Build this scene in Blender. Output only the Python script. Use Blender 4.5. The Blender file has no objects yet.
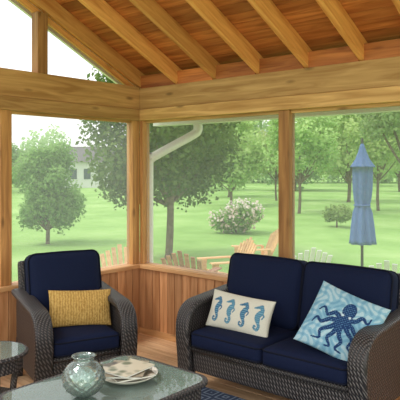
import bpy, math, random
import numpy as np
from mathutils import Vector, Matrix, Euler
random.seed(4); rng=np.random.default_rng(7)
S=bpy.context.scene
COL=S.collection
def lin(r,g,b):
    f=lambda c:((c/255)/12.92 if c/255<=0.04045 else ((c/255+0.055)/1.055)**2.4)
    return (f(r),f(g),f(b),1)

# ---------------------------------------------------------------- materials
def newmat(name):
    m=bpy.data.materials.new(name); m.use_nodes=True
    nt=m.node_tree; b=nt.nodes['Principled BSDF']
    return m,nt,b
def nd(nt,t,**k):
    n=nt.nodes.new(t)
    for a,v in k.items(): setattr(n,a,v)
    return n
def ramp(nt,stops):
    r=nd(nt,'ShaderNodeValToRGB'); e=r.color_ramp.elements
    while len(e)<len(stops): e.new(0.5)
    for i,(p,c) in enumerate(stops): e[i].position=p; e[i].color=c
    return r
def mixc(nt,mode,fac,a,b):
    m=nd(nt,'ShaderNodeMix',data_type='RGBA',blend_type=mode)
    for sock,v in ((0,fac),(6,a),(7,b)):
        if hasattr(v,'links') or hasattr(v,'is_linked'): nt.links.new(v,m.inputs[sock])
        else: m.inputs[sock].default_value=v
    return m.outputs[2]
def objcoord(nt,scale=(1,1,1),rot=(0,0,0)):
    t=nd(nt,'ShaderNodeTexCoord'); mp=nd(nt,'ShaderNodeMapping')
    mp.inputs['Scale'].default_value=scale; mp.inputs['Rotation'].default_value=rot
    nt.links.new(t.outputs['Object'],mp.inputs[0]); return mp.outputs[0]
def tinted(nt,col,amt):
    at=nd(nt,'ShaderNodeAttribute',attribute_name='tint')
    mu=nd(nt,'ShaderNodeMath',operation='MULTIPLY_ADD'); nt.links.new(at.outputs['Fac'],mu.inputs[0])
    mu.inputs[1].default_value=amt; mu.inputs[2].default_value=1.0
    cb=nd(nt,'ShaderNodeCombineColor')
    for i in range(3): nt.links.new(mu.outputs[0],cb.inputs[i])
    return mixc(nt,'MULTIPLY',1.0,col,cb.outputs[0])
def wood(name,c1,c2,axis='X',amt=0.25,rough=.55,knots=True,spec=.3,kf=.7):
    m,nt,b=newmat(name)
    al={'X':0,'Y':1,'Z':2}[axis]
    sc=[14,14,14]; sc[al]=1.1
    v=objcoord(nt,sc)
    n=nd(nt,'ShaderNodeTexNoise'); n.inputs['Scale'].default_value=1.6; n.inputs['Detail'].default_value=7; n.inputs['Distortion'].default_value=.9
    nt.links.new(v,n.inputs['Vector'])
    r=ramp(nt,[(.32,c1),(.5,tuple((a+c)/2 for a,c in zip(c1,c2))),(.68,c2)]); nt.links.new(n.outputs[0],r.inputs[0])
    col=r.outputs[0]
    if knots:
        sk=[7,7,7]; sk[al]=2.2
        vo=nd(nt,'ShaderNodeTexVoronoi'); vo.inputs['Scale'].default_value=1.0
        nt.links.new(objcoord(nt,sk),vo.inputs['Vector'])
        kr=ramp(nt,[(.05,(kf,kf,kf,1)),(.14,(0,0,0,1))]); nt.links.new(vo.outputs['Distance'],kr.inputs[0])
        dk=tuple(x*.4 for x in c1[:3])+(1,)
        col=mixc(nt,'MIX',kr.outputs[0],col,dk)
    nt.links.new(tinted(nt,col,amt),b.inputs['Base Color'])
    b.inputs['Roughness'].default_value=rough; b.inputs['Specular IOR Level'].default_value=spec
    bp=nd(nt,'ShaderNodeBump'); bp.inputs['Strength'].default_value=.15; bp.inputs['Distance'].default_value=.01
    nt.links.new(n.outputs[0],bp.inputs['Height']); nt.links.new(bp.outputs[0],b.inputs['Normal'])
    return m
def plain(name,c,rough=.5,spec=.4,metal=0,bump=0,bscale=60,var=0):
    m,nt,b=newmat(name)
    b.inputs['Roughness'].default_value=rough; b.inputs['Specular IOR Level'].default_value=spec; b.inputs['Metallic'].default_value=metal
    n=nd(nt,'ShaderNodeTexNoise'); n.inputs['Scale'].default_value=bscale; n.inputs['Detail'].default_value=4
    nt.links.new(objcoord(nt),n.inputs['Vector'])
    d=tuple(x*(1-var) for x in c[:3])+(1,); e=tuple(min(1,x*(1+var)) for x in c[:3])+(1,)
    r=ramp(nt,[(.3,d),(.7,e)]); nt.links.new(n.outputs[0],r.inputs[0]); nt.links.new(r.outputs[0],b.inputs['Base Color'])
    if bump:
        bp=nd(nt,'ShaderNodeBump'); bp.inputs['Strength'].default_value=bump; bp.inputs['Distance'].default_value=.004
        nt.links.new(n.outputs[0],bp.inputs['Height']); nt.links.new(bp.outputs[0],b.inputs['Normal'])
    return m
def wicker(name,ca,cb_,sc=34):
    m,nt,b=newmat(name)
    ws=[]
    for s in ((1,1,1),(1,-1,.2)):
        w=nd(nt,'ShaderNodeTexWave',wave_type='BANDS',bands_direction='DIAGONAL'); w.inputs['Scale'].default_value=sc/3
        w.inputs['Distortion'].default_value=.6; w.inputs['Detail'].default_value=1
        nt.links.new(objcoord(nt,s),w.inputs['Vector']); ws.append(w.outputs['Fac'])
    mu=nd(nt,'ShaderNodeMath',operation='MULTIPLY'); nt.links.new(ws[0],mu.inputs[0]); nt.links.new(ws[1],mu.inputs[1])
    r=ramp(nt,[(.1,ca),(.65,cb_)]); nt.links.new(mu.outputs[0],r.inputs[0]); nt.links.new(r.outputs[0],b.inputs['Base Color'])
    b.inputs['Roughness'].default_value=.42
    bp=nd(nt,'ShaderNodeBump'); bp.inputs['Strength'].default_value=.7; bp.inputs['Distance'].default_value=.006
    nt.links.new(mu.outputs[0],bp.inputs['Height']); nt.links.new(bp.outputs[0],b.inputs['Normal'])
    return m
def leafmat(name,c1,c2,trans=.4,hue=.03):
    m,nt,b=newmat(name)
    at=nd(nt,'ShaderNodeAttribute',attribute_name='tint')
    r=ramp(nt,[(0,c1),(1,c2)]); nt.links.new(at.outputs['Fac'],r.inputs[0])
    oi=nd(nt,'ShaderNodeObjectInfo'); hs=nd(nt,'ShaderNodeHueSaturation')
    mr=nd(nt,'ShaderNodeMapRange'); mr.inputs[3].default_value=.5-hue; mr.inputs[4].default_value=.5+hue
    mv=nd(nt,'ShaderNodeMapRange'); mv.inputs[3].default_value=.85; mv.inputs[4].default_value=1.15
    nt.links.new(oi.outputs['Random'],mr.inputs[0]); nt.links.new(mr.outputs[0],hs.inputs['Hue'])
    nt.links.new(oi.outputs['Random'],mv.inputs[0]); nt.links.new(mv.outputs[0],hs.inputs['Value'])
    nt.links.new(r.outputs[0],hs.inputs['Color'])
    tr=nd(nt,'ShaderNodeBsdfTranslucent'); df=nd(nt,'ShaderNodeBsdfDiffuse'); mx=nd(nt,'ShaderNodeMixShader'); mx.inputs[0].default_value=trans
    nt.links.new(hs.outputs[0],tr.inputs[0]); nt.links.new(hs.outputs[0],df.inputs[0])
    nt.links.new(df.outputs[0],mx.inputs[1]); nt.links.new(tr.outputs[0],mx.inputs[2])
    nt.links.new(mx.outputs[0],nt.nodes['Material Output'].inputs[0])
    return m
def colattr(name,rough=.85):
    m,nt,b=newmat(name)
    at=nd(nt,'ShaderNodeAttribute',attribute_name='Col')
    n=nd(nt,'ShaderNodeTexNoise'); n.inputs['Scale'].default_value=260; nt.links.new(objcoord(nt),n.inputs['Vector'])
    r=ramp(nt,[(.3,(.85,.85,.85,1)),(.7,(1,1,1,1))]); nt.links.new(n.outputs[0],r.inputs[0])
    nt.links.new(mixc(nt,'MULTIPLY',1.0,at.outputs['Color'],r.outputs[0]),b.inputs['Base Color'])
    b.inputs['Roughness'].default_value=rough; b.inputs['Specular IOR Level'].default_value=.15
    return m

M={}
M['beam']=wood('pine_beam',lin(166,124,70),lin(208,168,108),'X',.15)
M['beamY']=wood('pine_beam_y',lin(160,116,66),lin(202,158,100),'Y',.15)
M['post']=wood('pine_post',lin(146,100,58),lin(196,144,88),'Z',.2)
M['rafter']=wood('rafter_pine',lin(196,126,64),lin(234,172,100),'Y',.2,kf=.45)
M['ceil']=wood('ceiling_cedar',lin(150,84,40),lin(198,124,66),'X',.3,kf=.4)
M['panel']=wood('wall_cedar',lin(180,124,80),lin(218,164,116),'Z',.25,knots=False)
M['floor']=wood('deck_boards',lin(196,154,114),lin(234,200,160),'X',.2,rough=.4,kf=.4)
M['sill']=wood('sill_pine',lin(188,136,88),lin(222,176,124),'X',.2)
M['sillY']=wood('sill_pine_y',lin(188,136,88),lin(222,176,124),'Y',.2)
M['wicker']=wicker('dark_wicker',lin(34,32,33),lin(98,92,90),80)
M['navy']=plain('navy_fabric',lin(20,29,56),.85,.15,bump=.25,bscale=220,var=.18)
M['piping']=plain('navy_piping',lin(12,17,34),.8,.2)
M['white']=plain('white_painted_metal',lin(225,222,215),.4,.4,var=.03)
M['shingle']=plain('roof_shingle',lin(120,116,116),.9,.1,var=.3)
M['colour']=colattr('printed_fabric')
M['bark']=plain('bark',lin(116,102,88),.9,.1,bump=.6,bscale=14,var=.35)
M['adk']=wood('natural_cedar',lin(208,160,110),lin(234,192,144),'Y',.2,knots=False)
M['adk2']=wood('red_cedar',lin(150,104,80),lin(190,142,112),'Y',.2,knots=False)
M['adkw']=plain('white_slats',lin(225,222,215),.5,.3,var=.04)
M['leaf_maple']=leafmat('leaf_maple',lin(62,98,54),lin(138,170,100))
M['leaf_bush']=leafmat('leaf_bush',lin(102,148,82),lin(170,206,128))
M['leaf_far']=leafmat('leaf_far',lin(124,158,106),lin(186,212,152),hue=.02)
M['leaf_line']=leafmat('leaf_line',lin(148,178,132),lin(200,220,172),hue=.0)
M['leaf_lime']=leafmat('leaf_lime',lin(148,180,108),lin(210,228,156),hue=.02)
M['petal']=leafmat('petal',lin(240,190,190),lin(255,246,242),hue=.005)
M['umb']=plain('slate_blue_canvas',lin(92,118,164),.8,.2,bump=.2,bscale=40,var=.12)
M['metal']=plain('dark_metal',lin(70,68,66),.4,.5,metal=.7)
M['siding']=plain('grey_siding',lin(222,222,220),.8,.2,var=.04)
M['darkglass']=plain('window_dark',lin(90,100,110),.1,.6)
M['paper']=plain('paper',lin(232,230,222),.8,.1)

# lawn
m,nt,b=newmat('lawn'); v=objcoord(nt)
n=nd(nt,'ShaderNodeTexNoise'); n.inputs['Scale'].default_value=.35; n.inputs['Detail'].default_value=9; n.inputs['Roughness'].default_value=.65
nt.links.new(v,n.inputs['Vector'])
r=ramp(nt,[(.3,lin(124,164,84)),(.5,lin(150,186,106)),(.72,lin(176,204,132))]); nt.links.new(n.outputs[0],r.inputs[0])
nt.links.new(r.outputs[0],b.inputs['Base Color']); b.inputs['Roughness'].default_value=.95; b.inputs['Specular IOR Level'].default_value=.05
M['lawn']=m
# yellow woven pillow
m,nt,b=newmat('mustard_weave')
w=nd(nt,'ShaderNodeTexWave',bands_direction='X'); w.inputs['Scale'].default_value=16; w.inputs['Distortion'].default_value=3.5; w.inputs['Detail'].default_value=2; w.inputs['Detail Scale'].default_value=3
nt.links.new(objcoord(nt),w.inputs['Vector'])
n=nd(nt,'ShaderNodeTexNoise'); n.inputs['Scale'].default_value=70; nt.links.new(objcoord(nt),n.inputs['Vector'])
r=ramp(nt,[(.1,lin(168,128,58)),(.6,lin(212,174,100))]); mm=nd(nt,'ShaderNodeMath',operation='MULTIPLY_ADD')
nt.links.new(w.outputs['Fac'],mm.inputs[0]); mm.inputs[1].default_value=.35; nt.links.new(n.outputs[0],mm.inputs[2])
ms=nd(nt,'ShaderNodeMath',operation='SUBTRACT'); nt.links.new(mm.outputs[0],ms.inputs[0]); ms.inputs[1].default_value=.3
nt.links.new(ms.outputs[0],r.inputs[0]); nt.links.new(r.outputs[0],b.inputs['Base Color']); b.inputs['Roughness'].default_value=.9
bp=nd(nt,'ShaderNodeBump'); bp.inputs['Strength'].default_value=.7; bp.inputs['Distance'].default_value=.008
nt.links.new(mm.outputs[0],bp.inputs['Height']); nt.links.new(bp.outputs[0],b.inputs['Normal']); M['mustard']=m
# rug
m,nt,b=newmat('rug_pattern')
vo=nd(nt,'ShaderNodeTexVoronoi',distance='MANHATTAN'); vo.inputs['Scale'].default_value=5.5; vo.inputs['Randomness'].default_value=0
nt.links.new(objcoord(nt,(1,1,1),(0,0,math.radians(45))),vo.inputs['Vector'])
mm=nd(nt,'ShaderNodeMath',operation='MULTIPLY'); nt.links.new(vo.outputs['Distance'],mm.inputs[0]); mm.inputs[1].default_value=22
sn=nd(nt,'ShaderNodeMath',operation='SINE'); nt.links.new(mm.outputs[0],sn.inputs[0])
r=ramp(nt,[(.55,lin(56,66,86)),(.7,lin(118,130,144))]); nt.links.new(sn.outputs[0],r.inputs[0])
nt.links.new(r.outputs[0],b.inputs['Base Color']); b.inputs['Roughness'].default_value=.95; b.inputs['Specular IOR Level'].default_value=.1; M['rug']=m
# glass
def glassy(name,tint,diff,dfac,rough=.03,ior=1.6):
    m,nt,b=newmat(name)
    tr=nd(nt,'ShaderNodeBsdfTransparent'); tr.inputs[0].default_value=tint
    df=nd(nt,'ShaderNodeBsdfDiffuse'); df.inputs[0].default_value=diff
    gl=nd(nt,'ShaderNodeBsdfGlossy'); gl.inputs['Roughness'].default_value=rough
    a=nd(nt,'ShaderNodeMixShader'); a.inputs[0].default_value=dfac
    nt.links.new(tr.outputs[0],a.inputs[1]); nt.links.new(df.outputs[0],a.inputs[2])
    fr=nd(nt,'ShaderNodeFresnel'); fr.inputs[0].default_value=ior
    c=nd(nt,'ShaderNodeMixShader'); nt.links.new(fr.outputs[0],c.inputs[0]); nt.links.new(a.outputs[0],c.inputs[1]); nt.links.new(gl.outputs[0],c.inputs[2])
    nt.links.new(c.outputs[0],nt.nodes['Material Output'].inputs[0]); return m
M['glass']=glassy('table_glass',(.72,.84,.8,1),lin(166,188,178),.4)
M['vase']=glassy('vase_glass',(.84,.94,.91,1),lin(208,228,220),.2,.06,1.75)
# insect screen
m,nt,b=newmat('screen_mesh')
tr=nd(nt,'ShaderNodeBsdfTransparent'); df=nd(nt,'ShaderNodeBsdfDiffuse'); df.inputs[0].default_value=(.5,.5,.5,1)
tl=nd(nt,'ShaderNodeBsdfTranslucent'); tl.inputs[0].default_value=(.85,.85,.85,1)
a=nd(nt,'ShaderNodeMixShader'); a.inputs[0].default_value=.75; nt.links.new(df.outputs[0],a.inputs[1]); nt.links.new(tl.outputs[0],a.inputs[2])
c=nd(nt,'ShaderNodeMixShader'); c.inputs[0].default_value=.11; nt.links.new(tr.outputs[0],c.inputs[1]); nt.links.new(a.outputs[0],c.inputs[2])
nt.links.new(c.outputs[0],nt.nodes['Material Output'].inputs[0]); M['screen']=m

# ---------------------------------------------------------------- mesh helpers
def mk(name,V,F,mat,parent=None,loc=(0,0,0),rot=(0,0,0),smooth=False,tint=None,cols=None,bevel=0):
    me=bpy.data.meshes.new(name); me.from_pydata([tuple(v) for v in V],[],[tuple(f) for f in F]); me.update()
    if smooth:
        me.polygons.foreach_set('use_smooth',[True]*len(me.polygons))
    if tint is not None:
        a=me.attributes.new('tint','FLOAT','FACE'); a.data.foreach_set('value',np.asarray(tint,dtype=np.float32))
    if cols is not None:
        a=me.attributes.new('Col','FLOAT_COLOR','POINT'); a.data.foreach_set('color',np.asarray(cols,dtype=np.float32).ravel())
    me.materials.append(mat)
    o=bpy.data.objects.new(name,me); COL.objects.link(o)
    o.location=loc; o.rotation_euler=rot
    if parent: o.parent=parent
    if bevel:
        md=o.modifiers.new('bevel','BEVEL'); md.width=bevel; md.segments=2; md.limit_method='ANGLE'
    return o
def empty(name,loc,rotz=0,**p):
    o=bpy.data.objects.new(name,None); COL.objects.link(o); o.location=loc; o.rotation_euler=(0,0,rotz); o.empty_display_size=.1
    for k,v in p.items(): o[k]=v
    return o
def tag(o,label,cat,group=None,kind=None):
    o['label']=label; o['category']=cat
    if group: o['group']=group
    if kind: o['kind']=kind
    return o
BF=[(0,3,2,1),(4,5,6,7),(0,1,5,4),(1,2,6,5),(2,3,7,6),(3,0,4,7)]
def boxv(b):
    x0,y0,z0,x1,y1,z1=b
    return [(x0,y0,z0),(x1,y0,z0),(x1,y1,z0),(x0,y1,z0),(x0,y0,z1),(x1,y0,z1),(x1,y1,z1),(x0,y1,z1)]
def obox(c,s,rx=0,ry=0,rz=0):
    R=Euler((rx,ry,rz)).to_matrix(); c=Vector(c)
    return [tuple(c+R@Vector((a*s[0]/2,b_*s[1]/2,d*s[2]/2))) for (a,b_,d) in [(-1,-1,-1),(1,-1,-1),(1,1,-1),(-1,1,-1),(-1,-1,1),(1,-1,1),(1,1,1),(-1,1,1)]]
def multi(name,vlists,mat,parent=None,bevel=0,**k):
    V=[];F=[];T=[]
    for vl in vlists:
        o=len(V); V+=vl; F+=[tuple(i+o for i in f) for f in BF]; t=random.uniform(-1,1); T+=[t]*6
    return mk(name,V,F,mat,parent,tint=T,bevel=bevel,**k)
def boxes(name,bl,mat,parent=None,bevel=0,**k): return multi(name,[boxv(b) for b in bl],mat,parent,bevel,**k)

def smoothpath(P,k=6,closed=False):
    P=[Vector(p) for p in P]; out=[]; n=len(P)
    rngi=range(n if closed else n-1)
    for i in rngi:
        if closed: a,b,c,d=P[(i-1)%n],P[i],P[(i+1)%n],P[(i+2)%n]
        else: a,b,c,d=P[max(i-1,0)],P[i],P[i+1],P[min(i+2,n-1)]
        for j in range(k):
            t=j/k
            out.append(.5*((2*b)+(-a+c)*t+(2*a-5*b+4*c-d)*t*t+(-a+3*b-3*c+d)*t**3))
    if not closed: out.append(P[-1])
    return out
def sweepVF(pts,rad,n=8,closed=False,sec=None,up=None,V=None,F=None):
    V=[] if V is None else V; F=[] if F is None else F
    pts=[Vector(p) for p in pts]; N=len(pts); base=len(V)
    if not hasattr(rad,'__len__'): rad=[rad]*N
    prev=None
    if sec is None: sec=[(math.cos(2*math.pi*j/n),math.sin(2*math.pi*j/n)) for j in range(n)]
    n=len(sec)
    for i in range(N):
        if closed: t=pts[(i+1)%N]-pts[i-1]
        else: t=pts[min(i+1,N-1)]-pts[max(i-1,0)]
        t.normalize()
        if up is not None: nn=Vector(up)
        elif prev is None:
            nn=Vector((0,0,1)) if abs(t.z)<.9 else Vector((1,0,0))
        else: nn=prev
        nn=(nn-t*nn.dot(t)).normalized(); prev=nn; bb=t.cross(nn)
        for (a,c) in sec: V.append(tuple(pts[i]+nn*a*rad[i]+bb*c*rad[i]))
    L=N if closed else N-1
    for i in range(L):
        for j in range(n):
            a=base+i*n+j; b_=base+i*n+(j+1)%n; i2=(i+1)%N
            F.append((a,b_,base+i2*n+(j+1)%n,base+i2*n+j))
    if not closed:
        F.append(tuple(base+j for j in reversed(range(n)))); F.append(tuple(base+(N-1)*n+j for j in range(n)))
    return V,F
def superell(a,b,n=16,e=.35):
    r=[]
    for j in range(n):
        t=2*math.pi*(j+.5)/n; c,s=math.cos(t),math.sin(t)
        r.append((a*math.copysign(abs(c)**e,c),b*math.copysign(abs(s)**e,s)))
    return r
def rboxVF(w,d,h,r,puff=(0,0,0),n=14):
    """rounded box centred at origin with bulging faces"""
    V=[];F=[];idx={}
    g=[math.sin(math.pi/2*(2*i/n-1)) for i in range(n+1)]
    def vid(p):
        k=tuple(round(x,5) for x in p)
        if k not in idx:
            q=[p[0]*w/2,p[1]*d/2,p[2]*h/2]; hd=[w/2,d/2,h/2]
            inn=[max(-(hd[i]-r),min(hd[i]-r,q[i])) for i in range(3)]
            dv=Vector([q[i]-inn[i] for i in range(3)])
            if dv.length>1e-9: dv=dv.normalized()*r
            o=[inn[i]+dv[i] for i in range(3)]
            o[0]+=puff[0]*p[0]*(1-p[1]**2)*(1-p[2]**2)
            o[1]+=puff[1]*p[1]*(1-p[0]**2)*(1-p[2]**2)
            o[2]+=puff[2]*p[2]*(1-p[0]**2)*(1-p[1]**2)
            idx[k]=len(V); V.append(tuple(o))
        return idx[k]
    for ax in range(3):
        for sg in (-1,1):
            for i in range(n):
                for j in range(n):
                    c=[]
                    for (a,b_) in ((i,j),(i+1,j),(i+1,j+1),(i,j+1)):
                        p=[0,0,0]; p[ax]=sg; p[(ax+1)%3]=g[a]; p[(ax+2)%3]=g[b_]; c.append(vid(p))
                    F.append(tuple(c if sg>0 else reversed(c)))
    return V,F
def rbox(name,w,d,h,r,mat,parent=None,loc=(0,0,0),rot=(0,0,0),puff=(0,0,0),n=14):
    V,F=rboxVF(w,d,h,r,puff,n); return mk(name,V,F,mat,parent,loc,rot,smooth=True)
def revolve(name,prof,mat,parent=None,loc=(0,0,0),n=32,fn=None,smooth=True):
    V=[];F=[]
    for i,(r,z) in enumerate(prof):
        for j in range(n):
            t=2*math.pi*j/n; rr=r*(fn(i/(len(prof)-1),t) if fn else 1)
            V.append((rr*math.cos(t),rr*math.sin(t),z))
    for i in range(len(prof)-1):
        for j in range(n): F.append((i*n+j,i*n+(j+1)%n,(i+1)*n+(j+1)%n,(i+1)*n+j))
    F.append(tuple(reversed(range(n)))); F.append(tuple((len(prof)-1)*n+j for j in range(n)))
    return mk(name,V,F,mat,parent,loc,smooth=smooth)
def copy_thing(root,loc,rotz,scale=1):
    r=root.copy(); COL.objects.link(r); r.location=loc; r.rotation_euler=(0,0,rotz); r.scale=(scale,)*3
    for c in root.children:
        k=c.copy(); COL.objects.link(k); k.parent=r
        for g in c.children:
            q=g.copy(); COL.objects.link(q); q.parent=k
    return r
def struct(o,label,cat='structure'):
    return tag(o,label,cat,kind='structure')

# ================================================================= PORCH SHELL
W,DY=4.9,-5.6
fl=[];x=DY
while x<0:
    fl.append((0,x,-.03,W,x+.134,0)); x+=.14
fl.append((0,DY,-.2,W,0,-.031))
struct(boxes('floor',fl,M['floor'],bevel=.003),'light tan wooden deck board porch floor','floor')
# half walls
bl=[(0,.0,-.2,W,.09,.63)]; x=.0
while x<W-.02:
    bl.append((x+.003,-.014,.0,x+.092,0,.63)); x+=.095
struct(boxes('wall_back',bl,M['panel'],bevel=.004),'low cedar half wall with vertical boards','wall')
bl=[(-.09,DY,-.2,0,.09,.63)]; x=-.014
while x>DY:
    bl.append((0,x-.092,.0,.014,x-.003,.63)); x-=.095
struct(boxes('wall_left',bl,M['panel'],bevel=.004),'low cedar half wall with vertical boards','wall')
struct(boxes('trim_1',[(-.12,-.04,.63,W,.12,.668)],M['sill'],bevel=.004),'flat pine sill board on the half wall','sill')
struct(boxes('trim_2',[(-.12,DY,.63,.04,-.04,.668)],M['sillY'],bevel=.004),'flat pine sill board on the half wall','sill')
struct(boxes('baseboard_back',[(.014,-.03,0,W,-.014,.06)],M['sill'],bevel=.003),'narrow pine base trim along the half wall','baseboard')
struct(boxes('baseboard_left',[(.014,DY,0,.03,-.03,.06)],M['sillY'],bevel=.003),'narrow pine base trim along the half wall','baseboard')
def post(x0,y0,x1,y1,z0,z1,label):
    o=boxes('wooden_post',[(x0-(x0+x1)/2,y0-(y0+y1)/2,0,x1-(x0+x1)/2,y1-(y0+y1)/2,z1-z0)],M['post'],bevel=.004,loc=((x0+x1)/2,(y0+y1)/2,z0))
    return tag(o,label,'post','porch posts')
post(0,.0,.045,.09,.668,2.06,'square pine corner post standing on the sill')
post(-.09,-.09,0,.0,.668,2.06,'square pine corner post standing on the sill')
post(1.6,.0,1.7,.09,.668,2.06,'square pine post between two screened openings')
post(3.5,.0,3.6,.09,.668,2.06,'square pine post between two screened openings')
post(-.09,-1.5,0,-1.4,.668,2.06,'square pine post between two screened openings')
post(-.09,-3.2,0,-3.1,.668,2.06,'square pine post between two screened openings')
post(-.09,-1.16,0,-1.06,2.39,2.90,'upright pine post in the gable above the beam')
post(-.09,-3.05,0,-2.97,2.39,3.70,'upright pine post in the gable under the ridge')
def beam(bl,mat,label,bev=.005): return tag(boxes('header_beam',bl,mat,bevel=bev),label,'beam')
beam([(-.09,0,2.17,W,.09,2.375),(-.09,-.02,2.06,W,.09,2.168)],M['beam'],'long knotty pine beam over the screened openings')
beam([(-.09,DY,2.17,0.0,-.001,2.39),(-.09,DY,2.06,.02,-.021,2.168)],M['beamY'],'knotty pine beam under the open gable')
struct(boxes('trim_3',[(.045,.03,2.035,1.6,.06,2.06),(1.7,.03,2.035,3.5,.06,2.06)],M['beam']),'thin pine screen stop under the beam','trim')
struct(boxes('trim_4',[(-.06,-1.4,2.035,-.03,-.09,2.06),(-.06,-3.1,2.035,-.03,-1.5,2.06)],M['beamY']),'thin pine screen stop under the beam','trim')
k=1
for (a,b_) in ((.045,1.6),(1.7,3.5)):
    struct(boxes('window_%d'%k,[(a,.05,.668,b_,.052,2.035)],M['screen']),'fine grey insect screen in the porch opening','screen'); k+=1
for (a,b_) in ((-1.4,-.09),(-3.1,-1.5)):
    struct(boxes('window_%d'%k,[(-.052,a,.668,-.05,b_,2.035)],M['screen']),'fine grey insect screen in the porch opening','screen'); k+=1
# roof
sl=.48; th=math.atan(sl); L=3.5/math.cos(th)
xs=[-.03]+[.46*i for i in range(1,11)]
for x in xs:
    o=boxes('rafter',[(-.023,-L,0,.023,0,.14)],M['rafter'],bevel=.003,loc=(x,.5,2.16),rot=(-th,0,0))
    tag(o,'orange pine rafter sloping up under the ceiling boards','rafter','ceiling rafters')
cb=[];y=0
while y>-L:
    cb.append((-.3,y-.108,.141,W,y-.001,.158)); y-=.11
struct(boxes('ceiling',cb,M['ceil'],bevel=.003,loc=(0,.5,2.16),rot=(-th,0,0)),'sloping reddish cedar tongue-and-groove ceiling','ceiling')
tag(boxes('roof',[(-.32,-L,.16,W,.03,.19)],M['shingle'],loc=(0,.5,2.16),rot=(-th,0,0)),'thin unseen shingle roof added above the cedar ceiling to block light','roof',kind='structure')  # unseen outer sheath, added to stop light leaking between the ceiling boards
struct(boxes('trim_5',[(-.3,-L,0.02,-.27,0,.14)],M['white'],loc=(0,.5,2.16),rot=(-th,0,0)),'pale rake board on the outside roof edge','trim')
struct(boxes('trim_6',[(-.09,-L,-.05,-.06,-.45,0)],M['rafter'],loc=(0,.5,2.16),rot=(-th,0,0)),'pine rake trim along the gable opening','trim')
tag(boxes('ridge_beam',[(-.3,-3.06,3.70,W,-3.0,3.98)],M['beam']),'pine ridge beam at the roof peak','beam')
bl=[]
for i in range(len(xs)-1): bl.append((xs[i]+.023,.02,2.376,xs[i+1]-.023,.06,2.50))
struct(boxes('trim_7',bl,M['ceil']),'cedar blocking boards between the rafters','trim')
tag(boxes('rain_gutter',[(-.32,.5,2.05,W,.51,2.16),(-.32,.51,2.05,W,.60,2.06),(-.32,.6,2.05,W,.61,2.16)],M['white']),'white metal rain gutter along the eave','gutter')
P=smoothpath([(.27,.555,2.049),(.27,.55,1.98),(.24,.50,1.93),(.06,.20,1.74),(.01,.145,1.68),(.0,.14,1.55),(.0,.14,-.6)],5)
V,F=sweepVF(P,1,sec=superell(.045,.033,12,.5)); tag(mk('downspout',V,F,M['white'],smooth=True),'white metal downspout with an angled elbow','downspout')

# ================================================================= SEATING
def band(name,path,w,t,mat,parent,x):
    P=[Vector((x,a,b)) for a,b in path]; P=smoothpath(P,6)
    V,F=sweepVF(P,1,sec=superell(w/2,t/2,16,.55),up=(1,0,0)); return mk(name,V,F,mat,parent,smooth=True)
def piping(V,F,w,h,r,z,axis):
    pts=[]
    for (cx,cy,a0) in ((w/2-r,h/2-r,0),(-w/2+r,h/2-r,90),(-w/2+r,-h/2+r,180),(w/2-r,-h/2+r,270)):
        for k in range(5):
            a=math.radians(a0+k*22.5); p=(cx+r*math.cos(a),cy+r*math.sin(a))
            pts.append((p[0],p[1],z) if axis=='z' else (p[0],z,p[1]))
    sweepVF(pts,.0065,6,closed=True,V=V,F=F)
def cushion(name,w,d,h,r,puff,parent,loc,rot,axis):
    V,F=rboxVF(w,d,h,r,puff)
    o=mk(name,V,F,M['navy'],parent,loc,rot,smooth=True)
    V=[];F=[]
    if axis=='z':
        for s in (-1,1): piping(V,F,w-.004,d-.004,r,s*(h/2-r*.5),'z')
    else:
        for s in (-1,1): piping(V,F,w-.004,h-.004,r,s*(d/2-r*.5),'y')
    p=mk('piping',V,F,M['piping'],o,smooth=True); p['label']='raised navy piping along the cushion seams'
    return o
def seating(name,w,seats,label,cat,loc,rz,bw,bh=.50):
    root=empty(name,loc,rz); tag(root,label,cat)
    iw=w-.25
    for s in (-1,1):
        x=s*(w/2-.062)
        band('arm',[(.33,.65),(.15,.635),(-.12,.61),(-.25,.595),(-.325,.55),(-.36,.47),(-.362,.36),(-.345,.2),(-.335,.02)],.125,.05,M['wicker'],root,x)
        prof=[(.34,.12),(.345,.63),(.15,.615),(-.12,.59),(-.24,.575),(-.305,.53),(-.335,.46),(-.338,.35),(-.322,.12)]
        V=[(x+q,a,b) for q in (-.02,.02) for a,b in prof]; n=len(prof)
        F=[tuple(range(n)),tuple(reversed(range(n,2*n)))]+[(i,i+n,(i+1)%n+n,(i+1)%n) for i in range(n)]
        F=[tuple(reversed(f)) for f in F]
        mk('side_panel',V,F,M['wicker'],root)
        rbox('leg',.05,.05,.30,.012,M['wicker'],root,(x,.33,.15),n=4)
        band('leg',[(-.29,.125),(-.30,.07),(-.302,.0)],.1,.04,M['wicker'],root,x)
    rbox('seat_frame',iw+.04,.66,.18,.03,M['wicker'],root,(0,-.0,.21),n=10)
    V,F=sweepVF([(-iw/2-.01,-.335,.29),(0,-.338,.29),(iw/2+.01,-.335,.29)],.022,8); mk('front_rail',V,F,M['wicker'],root,smooth=True)
    rbox('backrest',w-.12,.05,.62,.02,M['wicker'],root,(0,.335,.57),(-.16,0,0),n=8)
    sw=iw/seats
    for i in range(seats):
        cx=(i-(seats-1)/2)*sw
        cushion('seat_cushion',sw-.004,.60,.125,.04,(.0,.012,.018),root,(cx,-.07,.365),(0,0,0),'z')
        bx=(i-(seats-1)/2)*bw
        cushion('back_cushion',bw-.006,.17,bh,.06,(.0,.045,.01),root,(bx,.19,.415+bh/2),(-.2,0,0),'y')
    return root
seating('wicker_loveseat',1.48,2,'dark wicker loveseat with navy cushions below the screened wall','sofa',(2.01,-.475,0.012),0,.665)
seating('wicker_armchair',.74,1,'dark wicker armchair with navy cushions near the porch corner','armchair',(.6,-1.27,0),math.radians(70.6),.57,.53)

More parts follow.
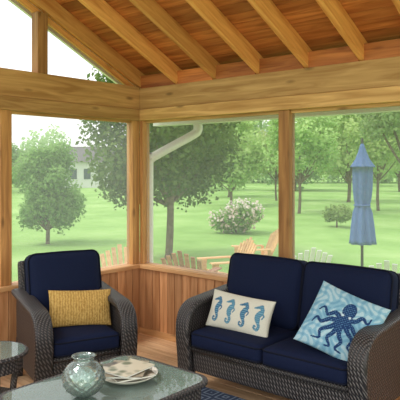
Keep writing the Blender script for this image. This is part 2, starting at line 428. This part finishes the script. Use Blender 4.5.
def pillow(name,w,h,t,mat,loc,rot,label,colfn=None,n=(40,40)):
    nx,ny=n; u=np.linspace(-1,1,nx+1); v=np.linspace(-1,1,ny+1)
    U,Vv=np.meshgrid(np.sin(u*math.pi/2)*.35+u*.65,np.sin(v*math.pi/2)*.35+v*.65,indexing='ij')
    bul=(np.clip(1-U**2,0,1)**.45)*(np.clip(1-Vv**2,0,1)**.45)
    X=U*w/2*(1-.05*(1-Vv**2)); Z=Vv*h/2*(1-.06*(1-U**2)); T=t/2*bul+.003
    V=[];C=[]
    for s in (-1,1):
        V.append(np.stack([X,s*T,Z],-1).reshape(-1,3))
        if colfn: C.append(colfn(U*w/2,Vv*h/2,s).reshape(-1,4))
    V=np.concatenate(V); m=(nx+1)*(ny+1); F=[]
    for i in range(nx):
        for j in range(ny):
            a=i*(ny+1)+j; q=(a,a+ny+1,a+ny+2,a+1); F.append(q); F.append(tuple(m+k for k in reversed(q)))
    ring=[i*(ny+1) for i in range(nx+1)]+[nx*(ny+1)+j for j in range(1,ny+1)]+[i*(ny+1)+ny for i in range(nx-1,-1,-1)]+[j for j in range(ny-1,0,-1)]
    for i in range(len(ring)):
        a,b=ring[i],ring[(i+1)%len(ring)]; F.append((b,a,a+m,b+m))
    cols=np.concatenate(C) if colfn else None
    o=mk(name,V,F,mat,None,loc,rot,smooth=True,cols=cols); return tag(o,label,'pillow')
def stroke(X,Z,pts,r0,r1,k=8):
    P=smoothpath([(a,b,0) for a,b in pts],k); N=len(P); best=np.full(X.shape,9.)
    for i,p in enumerate(P):
        r=r0+(r1-r0)*i/(N-1); best=np.minimum(best,np.hypot(X-p.x,Z-p.y)-r)
    return best
def sea(X,Z,s):
    C=np.empty(X.shape+(4,)); C[:]=lin(222,220,204)
    if s>0: return C
    for i,cx in enumerate((-.18,-.06,.06,.18)):
        c=lin(64,112,146) if i%2==0 else lin(84,136,162)
        x=(X-cx)*.92; z=Z
        d=stroke(x,z,[(-.035,.062),(-.012,.070),(.008,.078)],.005,.014)
        d=np.minimum(d,stroke(x,z,[(.008,.078),(.022,.05),(.012,.02),(-.004,.0),(.006,-.03)],.013,.014))
        d=np.minimum(d,stroke(x,z,[(.012,.03),(.0,.005),(.004,-.02)],.02,.018))
        d=np.minimum(d,stroke(x,z,[(.006,-.03),(.016,-.06),(.004,-.085),(-.016,-.078),(-.014,-.06),(-.004,-.064)],.012,.004))
        d=np.minimum(d,stroke(x,z,[(.028,.03),(.04,.015),(.03,-.005)],.006,.004))
        C[d<0]=c
        st=(d<-.004)&((np.sin(z*420)>.6)); C[st]=lin(130,176,194)
    return C
def octo(X,Z,s):
    C=np.empty(X.shape+(4,))
    nz=np.sin(X*70+3*np.sin(Z*40))*np.sin(Z*64+2*np.sin(X*50))
    C[:]=lin(140,186,206); C[nz>.25]=lin(178,208,218); C[nz<-.45]=lin(118,168,194)
    if s>0: return C
    c=lin(34,62,108)
    d=np.hypot((X-.03)/.85,(Z-.085)/1.15)-.052
    d=np.minimum(d,np.hypot(X-.02,Z-.02)-.036)
    T=[[(.0,.02),(-.05,.04),(-.09,.01),(-.13,.05),(-.16,.02)],[(.0,.0),(-.06,-.01),(-.11,-.05),(-.15,-.03),(-.17,-.07)],
       [(.0,-.01),(-.04,-.06),(-.09,-.10),(-.08,-.15),(-.13,-.16)],[(.01,-.01),(-.005,-.08),(-.03,-.13),(.0,-.17),(-.03,-.18)],
       [(.02,-.01),(.03,-.08),(.06,-.12),(.04,-.17),(.08,-.18)],[(.03,.0),(.08,-.05),(.12,-.08),(.11,-.13),(.15,-.15)],
       [(.04,.01),(.09,-.01),(.13,-.04),(.16,.0),(.17,-.04)],[(.04,.03),(.09,.04),(.12,.08),(.16,.06),(.17,.1)]]
    for t in T: d=np.minimum(d,stroke(X,Z,t,.019,.004))
    C[d<0]=c
    sp=(d<-.006)&(np.sin(X*330)*np.sin(Z*330)>.55); C[sp]=lin(96,140,176)
    for ex in (.0,.05):
        C[np.hypot(X-ex,Z-.045)<.009]=lin(200,220,228)
    return C
pillow('throw_pillow',.52,.27,.12,M['colour'],(1.68,-.62,.56),(-.38,math.radians(3),math.radians(4)),'cream lumbar pillow printed with blue seahorses on the loveseat',sea,(150,90))
pillow('throw_pillow',.46,.43,.14,M['colour'],(2.475,-.625,.62),(-.58,math.radians(17),math.radians(6)),'light blue square pillow printed with a navy octopus',octo,(130,130))
th_c=math.radians(70.6)
def chairw(lx,ly,lz): return (.6+lx*math.cos(th_c)-ly*math.sin(th_c),-1.27+lx*math.sin(th_c)+ly*math.cos(th_c),lz)
pillow('throw_pillow',.47,.27,.12,M['mustard'],chairw(.045,-.06,.56),(-.3,math.radians(3),th_c-math.radians(8)),'mustard yellow woven lumbar pillow on the armchair')

# ================================================================= TABLES
def rrect(w,d,r,k=6):
    p=[]
    for (cx,cy,a0) in ((w/2-r,d/2-r,0),(-w/2+r,d/2-r,90),(-w/2+r,-d/2+r,180),(w/2-r,-d/2+r,270)):
        for i in range(k+1):
            a=math.radians(a0+i*90/k); p.append((cx+r*math.cos(a),cy+r*math.sin(a)))
    return p
def slab(name,pts,z0,z1,mat,parent):
    n=len(pts); V=[(a,b,z0) for a,b in pts]+[(a,b,z1) for a,b in pts]
    F=[tuple(reversed(range(n))),tuple(range(n,2*n))]+[(i,(i+1)%n,(i+1)%n+n,i+n) for i in range(n)]
    return mk(name,V,F,mat,parent)
ct=empty('coffee_table',(1.84,-1.99,0.012)); tag(ct,'wicker coffee table with a rounded greenish glass top','table')
w,d=.68,.92
slab('glass_top',rrect(w-.03,d-.03,.09),.44,.449,M['glass'],ct)
V,F=sweepVF([(a,b,.437) for a,b in rrect(w-.01,d-.01,.1)],1,closed=True,sec=superell(.012,.02,10,.6),up=(0,0,1)); mk('rim',V,F,M['wicker'],ct,smooth=True)
V=[];F=[]
pp=rrect(w-.06,d-.06,.08); n=len(pp)
for z,o in ((.30,0),(.425,0),(.425,-.03),(.30,-.03)):
    q=rrect(w-.06+2*o,d-.06+2*o,.08+o*.5); V+=[(a,b,z) for a,b in q]
for k in range(4):
    for i in range(n): F.append((k*n+i,k*n+(i+1)%n,((k+1)%4)*n+(i+1)%n,((k+1)%4)*n+i))
mk('apron',V,F,M['wicker'],ct)
for sx in (-1,1):
    for sy in (-1,1):
        V,F=sweepVF(smoothpath([(sx*(w/2-.07),sy*(d/2-.07),.42),(sx*(w/2-.075),sy*(d/2-.075),.2),(sx*(w/2-.06),sy*(d/2-.06),0)],4),[.036]*4+[.03]*5,10)
        mk('leg',V,F,M['wicker'],ct,smooth=True)
slab('lower_shelf',rrect(w-.14,d-.14,.05),.14,.16,M['wicker'],ct)

st=empty('side_table',(.90,-2.10,0)); tag(st,'small round wicker side table with a glass top beside the armchair','table')
circ=[(.2*math.cos(2*math.pi*i/40),.2*math.sin(2*math.pi*i/40)) for i in range(40)]
slab('glass_top',circ,.478,.486,M['glass'],st)
V,F=sweepVF([(a*1.03,b*1.03,.474) for a,b in circ],.014,8,closed=True); mk('rim',V,F,M['wicker'],st,smooth=True)
V=[];F=[]
for r,z in ((.185,.38),(.185,.465),(.165,.465),(.165,.38)):
    V+=[(a*r/.2,b*r/.2,z) for a,b in circ]
for k in range(4):
    for i in range(40): F.append((k*40+i,k*40+(i+1)%40,((k+1)%4)*40+(i+1)%40,((k+1)%4)*40+i))
mk('apron',V,F,M['wicker'],st)
for a in (45,135,225,315):
    c,s=math.cos(math.radians(a)),math.sin(math.radians(a))
    V,F=sweepVF(smoothpath([(c*.17,s*.17,.46),(c*.13,s*.13,.25),(c*.17,s*.17,0)],5),.02,8); mk('leg',V,F,M['wicker'],st,smooth=True)
slab('lower_shelf',[(a*.7,b*.7) for a,b in circ],.2,.215,M['wicker'],st)

tag(slab('area_rug',[(1.42,-3.4),(3.6,-3.4),(3.6,-.72),(1.42,-.72)],.001,.011,M['rug'],None),'navy and grey patterned rug on the deck boards','rug')

# vase
tz=.012+.449+.001
prof=[];
for i in range(31):
    a=-math.pi/2*.86+i*(math.pi*.86/2+math.pi/2*.66)/30
    prof.append((.105*math.cos(a),.096+.094*math.sin(a)))
prof+=[(.05,.185),(.049,.192),(.056,.200),(.062,.204)]
inner=[(r-.008,z+.002) for r,z in reversed(prof)]
V=prof+inner[:-3]+[(.02,inner[-4][1]-.002)]
tag(revolve('glass_vase',V,M['vase'],None,(1.855,-2.15,tz),n=72,fn=lambda s,t:1+(.05*math.cos(12*t)*math.sin(s*75) if .03<s<.40 else 0)),'round clear pebbled glass vase on the coffee table','vase')
# bowl
bowl=revolve('serving_bowl',[(.08,0),(.10,.004),(.14,.022),(.158,.034),(.162,.038),(.156,.037),(.135,.026),(.095,.010),(.02,.009)],plain('ivory_glaze',lin(222,218,204),.25,.5),None,(1.84,-1.84,tz),n=48)
tag(bowl,'wide shallow ivory bowl holding magazines on the coffee table','bowl')
mg=[(lin(186,180,164),lin(94,86,74)),(lin(74,66,58),lin(150,138,118)),(lin(104,112,88),lin(196,188,166))]
zz=tz+.043
for i in range(3):
    a,b_=mg[i]
    m,nt,b=newmat('magazine_cover'); vv=nd(nt,'ShaderNodeTexVoronoi'); vv.inputs['Scale'].default_value=14
    nt.links.new(objcoord(nt),vv.inputs['Vector']); rr=ramp(nt,[(.3,a),(.5,b_)]); nt.links.new(vv.outputs['Distance'],rr.inputs[0]); nt.links.new(rr.outputs[0],b.inputs['Base Color']); b.inputs['Roughness'].default_value=.3
    root=empty('magazine',(1.83+.02*i,-1.84-.012*i,zz+i*.0135),math.radians(70-i*32)); tag(root,['glossy magazine with a brown and cream cover','dark brown glossy magazine','olive magazine with a cream picture'][i]+' lying on the bowl','magazine')
    sc=1-.1*i
    rbox('pages',.215*sc,.29*sc,.009,.003,M['paper'],root,(0,0,0.0),n=4)
    slab('cover',rrect(.22*sc,.295*sc,.003,1),.0046,.0058,m,root)

# ================================================================= YARD
GZ=-.7
Fv=Vector((-.6508,.7593,0)); Rv=Vector((.7593,.6508,0)); O=Vector((4.22,-4.02,0))
def yard(d,l,z=GZ):
    p=O+Fv*d+Rv*l; return (p.x,p.y,z)
g=slab('ground',[(-160,-60),(120,-60),(120,220),(-160,220)],GZ-.3,GZ,M['lawn'],None); tag(g,'wide mown green lawn around the porch','lawn',kind='structure')

def leaves(name,blobs,n,size,mat,parent,shell=.45,flat=.6):
    B=np.array([b for b in blobs],float)
    wgt=(B[:,3]*B[:,4]*B[:,5])**(2/3); wgt/=wgt.sum()
    k=rng.choice(len(B),n,p=wgt)
    d=rng.normal(size=(n,3)); d/=np.linalg.norm(d,axis=1)[:,None]
    r=rng.random(n)**shell
    lump=1+.18*np.sin(d[:,0]*6+k)*np.cos(d[:,2]*7+k*2)
    P=B[k,:3]+d*B[k,3:6]*(r*lump)[:,None]
    nr=d*.6+rng.normal(size=(n,3))*.7+np.array([0,0,.4]); nr/=np.linalg.norm(nr,axis=1)[:,None]
    a=np.cross(nr,rng.normal(size=(n,3))); a/=np.linalg.norm(a,axis=1)[:,None]; b=np.cross(nr,a)
    s=size*(.6+.8*rng.random(n))[:,None]
    V=np.stack([P-a*s*.5,P-b*s*.33,P+a*s*.5,P+b*s*.33],1).reshape(-1,3)
    me=bpy.data.meshes.new(name); me.vertices.add(4*n); me.vertices.foreach_set('co',V.ravel().astype(np.float32))
    me.loops.add(4*n); me.loops.foreach_set('vertex_index',np.arange(4*n,dtype=np.int32))
    me.polygons.add(n); me.polygons.foreach_set('loop_start',np.arange(0,4*n,4,dtype=np.int32))
    me.update(calc_edges=True); me.validate()
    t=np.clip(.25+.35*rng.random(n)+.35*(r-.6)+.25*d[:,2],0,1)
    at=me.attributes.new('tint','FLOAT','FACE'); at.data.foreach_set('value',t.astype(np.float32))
    me.materials.append(mat); o=bpy.data.objects.new(name,me); COL.objects.link(o); o.parent=parent; o['kind']='stuff'
    return o
def trunk(parent,h,r,tips,fork):
    V=[];F=[]
    sweepVF(smoothpath([(0,0,-.05),(.02*h,0,h*.3),(0,.02*h,h)],4),[r*1.5]+[r*1.1]*3+[r]*4+[r*.75],10,V=V,F=F)
    for t in tips:
        a=Vector((0,0,fork)); t=Vector(t); mid=a.lerp(t,.45)+Vector((0,0,-.06*(t-a).length))
        p=smoothpath([a,mid,t],4); N=len(p); sweepVF(p,[r*.6*(1-.8*i/(N-1)) for i in range(N)],7,V=V,F=F)
    return mk('trunk',V,F,M['bark'],parent,smooth=True)
def tree(name,label,loc,h,r,crown,nbl,n,size,mat,fork,cat='tree',group=None,seed=0,cz=None):
    root=empty(name,loc); tag(root,label,cat,group)
    R=random.Random(seed); bl=[]; tips=[]
    rx,rz=crown; cz=cz if cz is not None else fork+rz*.9
    for i in range(nbl):
        a=R.uniform(0,2*math.pi); e=R.uniform(-.8,.9); q=math.sqrt(1-e*e)*R.uniform(.45,.85)
        c=(rx*q*math.cos(a),rx*q*math.sin(a),cz+rz*e*.75); s=R.uniform(.3,.48)
        bl.append(c+(rx*s,rx*s,rz*s*.85)); tips.append(c)
    bl.append((0,0,cz,rx*.55,rx*.55,rz*.6))
    trunk(root,h,r,tips[:9],fork*.9)
    leaves('foliage',bl,n,size,mat,root)
    return root
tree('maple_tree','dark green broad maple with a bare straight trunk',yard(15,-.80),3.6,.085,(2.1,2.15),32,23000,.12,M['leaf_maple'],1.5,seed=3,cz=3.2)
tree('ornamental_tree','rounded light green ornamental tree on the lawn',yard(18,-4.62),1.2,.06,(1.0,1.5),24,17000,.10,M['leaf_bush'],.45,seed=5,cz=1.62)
fb=empty('flowering_shrub',yard(21,1.3)); tag(fb,'low shrub covered in pink and white blossom','shrub')
V=[];F=[]
for i in range(7):
    a=i*.9; sweepVF([(0,0,0),(.3*math.cos(a),.3*math.sin(a),.5),(.6*math.cos(a),.6*math.sin(a),.9)],[.03,.02,.01],6,V=V,F=F)
mk('stem',V,F,M['bark'],fb)
bb=[(random.uniform(-.6,.6),random.uniform(-.5,.5),random.uniform(.35,.85),.4,.4,.35) for i in range(14)]
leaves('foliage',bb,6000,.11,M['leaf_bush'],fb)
leaves('blossom',[b[:2]+(b[2]+.05,.45,.45,.39) for b in bb],1500,.11,M['petal'],fb,shell=.1)
sh=empty('green_shrub',yard(23,5.3)); tag(sh,'small rounded green shrub','shrub')
V,F=sweepVF([(0,0,0),(0,0,.5)],[.04,.02],6); mk('stem',V,F,M['bark'],sh)
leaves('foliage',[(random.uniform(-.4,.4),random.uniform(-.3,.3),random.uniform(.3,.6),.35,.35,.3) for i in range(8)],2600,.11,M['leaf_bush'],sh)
G='trees along the edge of the lawn'
kinds=[
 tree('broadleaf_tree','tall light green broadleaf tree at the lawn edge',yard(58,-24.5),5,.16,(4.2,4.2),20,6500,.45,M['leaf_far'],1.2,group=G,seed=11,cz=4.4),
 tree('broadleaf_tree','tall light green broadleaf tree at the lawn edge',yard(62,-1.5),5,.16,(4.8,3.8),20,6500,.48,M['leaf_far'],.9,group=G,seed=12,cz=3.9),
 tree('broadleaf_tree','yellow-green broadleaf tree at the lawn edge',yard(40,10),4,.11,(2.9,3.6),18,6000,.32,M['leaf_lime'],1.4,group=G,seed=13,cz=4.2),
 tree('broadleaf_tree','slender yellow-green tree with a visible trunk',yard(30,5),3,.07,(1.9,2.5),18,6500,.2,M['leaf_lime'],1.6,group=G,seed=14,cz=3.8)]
R=random.Random(2)
spots=[(1,60,9.5,.95),(0,76,20,1.0),(1,62,31,1.0),(2,47,2.3,.95),(2,36,1.9,.7),(3,32,9.6,1.1),(2,58,19.5,1.0),(3,46,15.8,1.1),(1,55,-15.8,.42),(3,42,5.4,.9),(0,70,-21.5,.6)]
for (k,d,l,s) in spots:
    copy_thing(kinds[k],yard(d,l),R.uniform(0,6.28),s)
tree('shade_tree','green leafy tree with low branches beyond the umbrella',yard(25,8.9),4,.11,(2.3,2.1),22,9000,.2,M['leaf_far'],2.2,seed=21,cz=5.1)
# far woodland
bl=[]
for i in range(60):
    l=-46+i*1.75
    hgt=3.2+1.6*math.sin(i*.9)+1.3*math.sin(i*2.3)+(2.8 if l>-3 else 0)
    if -19<l<-11: hgt=2.4
    p=yard(92+3*math.sin(i*1.7),l*1.15,0)
    bl.append((p[0],p[1],GZ+hgt*.9,2.6,2.6,max(1.5,hgt)))
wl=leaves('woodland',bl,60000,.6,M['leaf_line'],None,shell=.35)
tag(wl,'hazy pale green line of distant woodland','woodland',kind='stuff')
# house
hs=empty('neighbour_house',yard(72,-13.1),math.radians(40.6)); tag(hs,'grey sided house with a gable roof beyond the lawn','house')
boxes('wall',[(-2.6,-3,0,2.6,3,3.1)],M['siding'],hs)
V=[(-2.9,-3.4,3.0),(2.9,-3.4,3.0),(2.9,3.4,3.0),(-2.9,3.4,3.0),(-2.9,0,4.9),(2.9,0,4.9)]
mk('roof',V,[(0,1,5,4),(2,3,4,5),(0,4,3),(1,2,5),(3,2,1,0)],M['shingle'],hs)
for x in (-1.6,0,1.6): boxes('window',[(x-.4,-3.04,1.0,x+.4,-2.99,2.2)],M['darkglass'],hs)

# adirondack chairs
def adirondack(mat,label,loc,rz,group):
    root=empty('adirondack_chair',loc,rz); tag(root,label,'chair',group)
    multi('seat',[obox((0,-.25+i*.085,.36-i*.022),(.52,.075,.02),-.25) for i in range(6)],mat,root)
    bl=[]
    for i in range(-3,4):
        h=.80-abs(i)*.05; a=i*.045
        bl.append(obox((i*.082+math.sin(a)*h*.35,.22+h*.2,.24+h*.46),(.072,.018,h),-.42,a,0))
    bl.append(obox((0,.30,.44),(.56,.03,.07),-.42)); multi('backrest',bl,mat,root)
    for s in (-1,1):
        multi('arm',[obox((s*.33,-.08,.57),(.13,.70,.022)),obox((s*.30,-.3,.53),(.03,.08,.08))],mat,root)
        multi('leg',[obox((s*.27,-.33,.28),(.03,.10,.56))],mat,root)
        multi('leg',[obox((s*.285,.02,.2),(.03,.95,.11),-.33),obox((s*.285,.26,.35),(.03,.07,.44))],mat,root)
    return root
A=adirondack(M['adk'],'natural cedar slatted lawn chair beside a small table',yard(11.2,.48),math.radians(-28),'wooden lawn chairs')
copy_thing(A,yard(12.9,1.18),math.radians(-40))
copy_thing(A,yard(9.8,-1.22),math.radians(60))
B=adirondack(M['adk2'],'reddish brown slatted lawn chair',yard(10.0,-.14),math.radians(200),'wooden lawn chairs')
Wc=adirondack(M['adkw'],'white slatted lawn chair on the grass',yard(9.0,2.86),math.radians(200),'white lawn chairs')
copy_thing(Wc,yard(10.4,1.80),math.radians(230))
lt=empty('lawn_table',yard(9.9,.62)); tag(lt,'small pale wooden table between lawn chairs','table')
multi('table_top',[obox((0,-.16+i*.08,.50),(.38,.07,.02)) for i in range(5)],M['adkw'],lt)
for sx in (-1,1):
    for sy in (-1,1): multi('leg',[obox((sx*.15,sy*.15,.245),(.04,.04,.49))],M['adkw'],lt)
# umbrella
um=empty('patio_umbrella',yard(8.3,2.265)); tag(um,'closed slate blue patio umbrella on a pole','umbrella')
V,F=sweepVF([(0,0,0),(0,0,2.62)],[.02,.02],10); mk('pole',V,F,M['metal'],um,smooth=True)
revolve('base',[(.24,0),(.25,.03),(.22,.06),(.05,.09),(.035,.2),(.034,.3)],M['metal'],um,n=24)
cp=[(.02,2.64),(.035,2.6),(.06,2.52),(.10,2.42),(.165,2.33),(.175,2.31),(.14,2.31),(.14,2.2),(.135,2.0),(.12,1.86),(.10,1.78),(.135,1.68),(.16,1.5),(.18,1.3),(.19,1.24),(.10,1.25),(.03,1.4)]
revolve('canopy',cp,M['umb'],um,n=64,fn=lambda s,t:1-.28*(0.5+.5*math.cos(8*t))*min(1,s*2)+.05*math.sin(3*t))
revolve('finial',[(.012,2.62),(.022,2.65),(.018,2.69),(.004,2.72)],M['metal'],um,n=12)
V,F=sweepVF([(.108*math.cos(a*math.pi/10),.108*math.sin(a*math.pi/10),1.78) for a in range(20)],.012,6,closed=True); mk('tie_strap',V,F,M['umb'],um)

# ================================================================= LIGHT
wd=bpy.data.worlds.new('sky'); S.world=wd; wd.use_nodes=True; nt=wd.node_tree; bg=nt.nodes['Background']
tc=nd(nt,'ShaderNodeTexCoord'); sp=nd(nt,'ShaderNodeSeparateXYZ'); nt.links.new(tc.outputs['Generated'],sp.inputs[0])
r=ramp(nt,[(0,(.55,.62,.5,1)),(.02,(1,1,.98,1)),(1,(.86,.93,1,1))]); nt.links.new(sp.outputs[2],r.inputs[0]); nt.links.new(r.outputs[0],bg.inputs[0]); bg.inputs[1].default_value=1.45
sd=bpy.data.lights.new('sun','SUN'); sd.energy=1.9; sd.angle=.3; sd.color=(1,.96,.9); so=bpy.data.objects.new('sun',sd); COL.objects.link(so); so.rotation_euler=(math.radians(28),math.radians(-22),0)
ad=bpy.data.lights.new('fill_light','AREA'); ad.energy=75; ad.size=2.5; ad.color=(1,.92,.82); ao=bpy.data.objects.new('fill_light',ad); COL.objects.link(ao); ao.location=(5.2,-5.6,2.2)  # soft warm fill added behind the camera to brighten the porch interior
ao.rotation_euler=(Vector((1.2,-.8,1.3))-Vector(ao.location)).to_track_quat('-Z','Y').to_euler()

cam=bpy.data.cameras.new('camera'); co=bpy.data.objects.new('camera',cam); COL.objects.link(co)
cam.sensor_width=36; cam.lens=594/400*36; cam.shift_y=-.08; cam.clip_end=600; cam.clip_start=.05
co.location=(4.22,-4.02,1.6); co.rotation_euler=(math.radians(90),0,math.radians(40.6)); S.camera=co
S.view_settings.view_transform='Standard'; S.view_settings.look='None'; S.view_settings.exposure=0
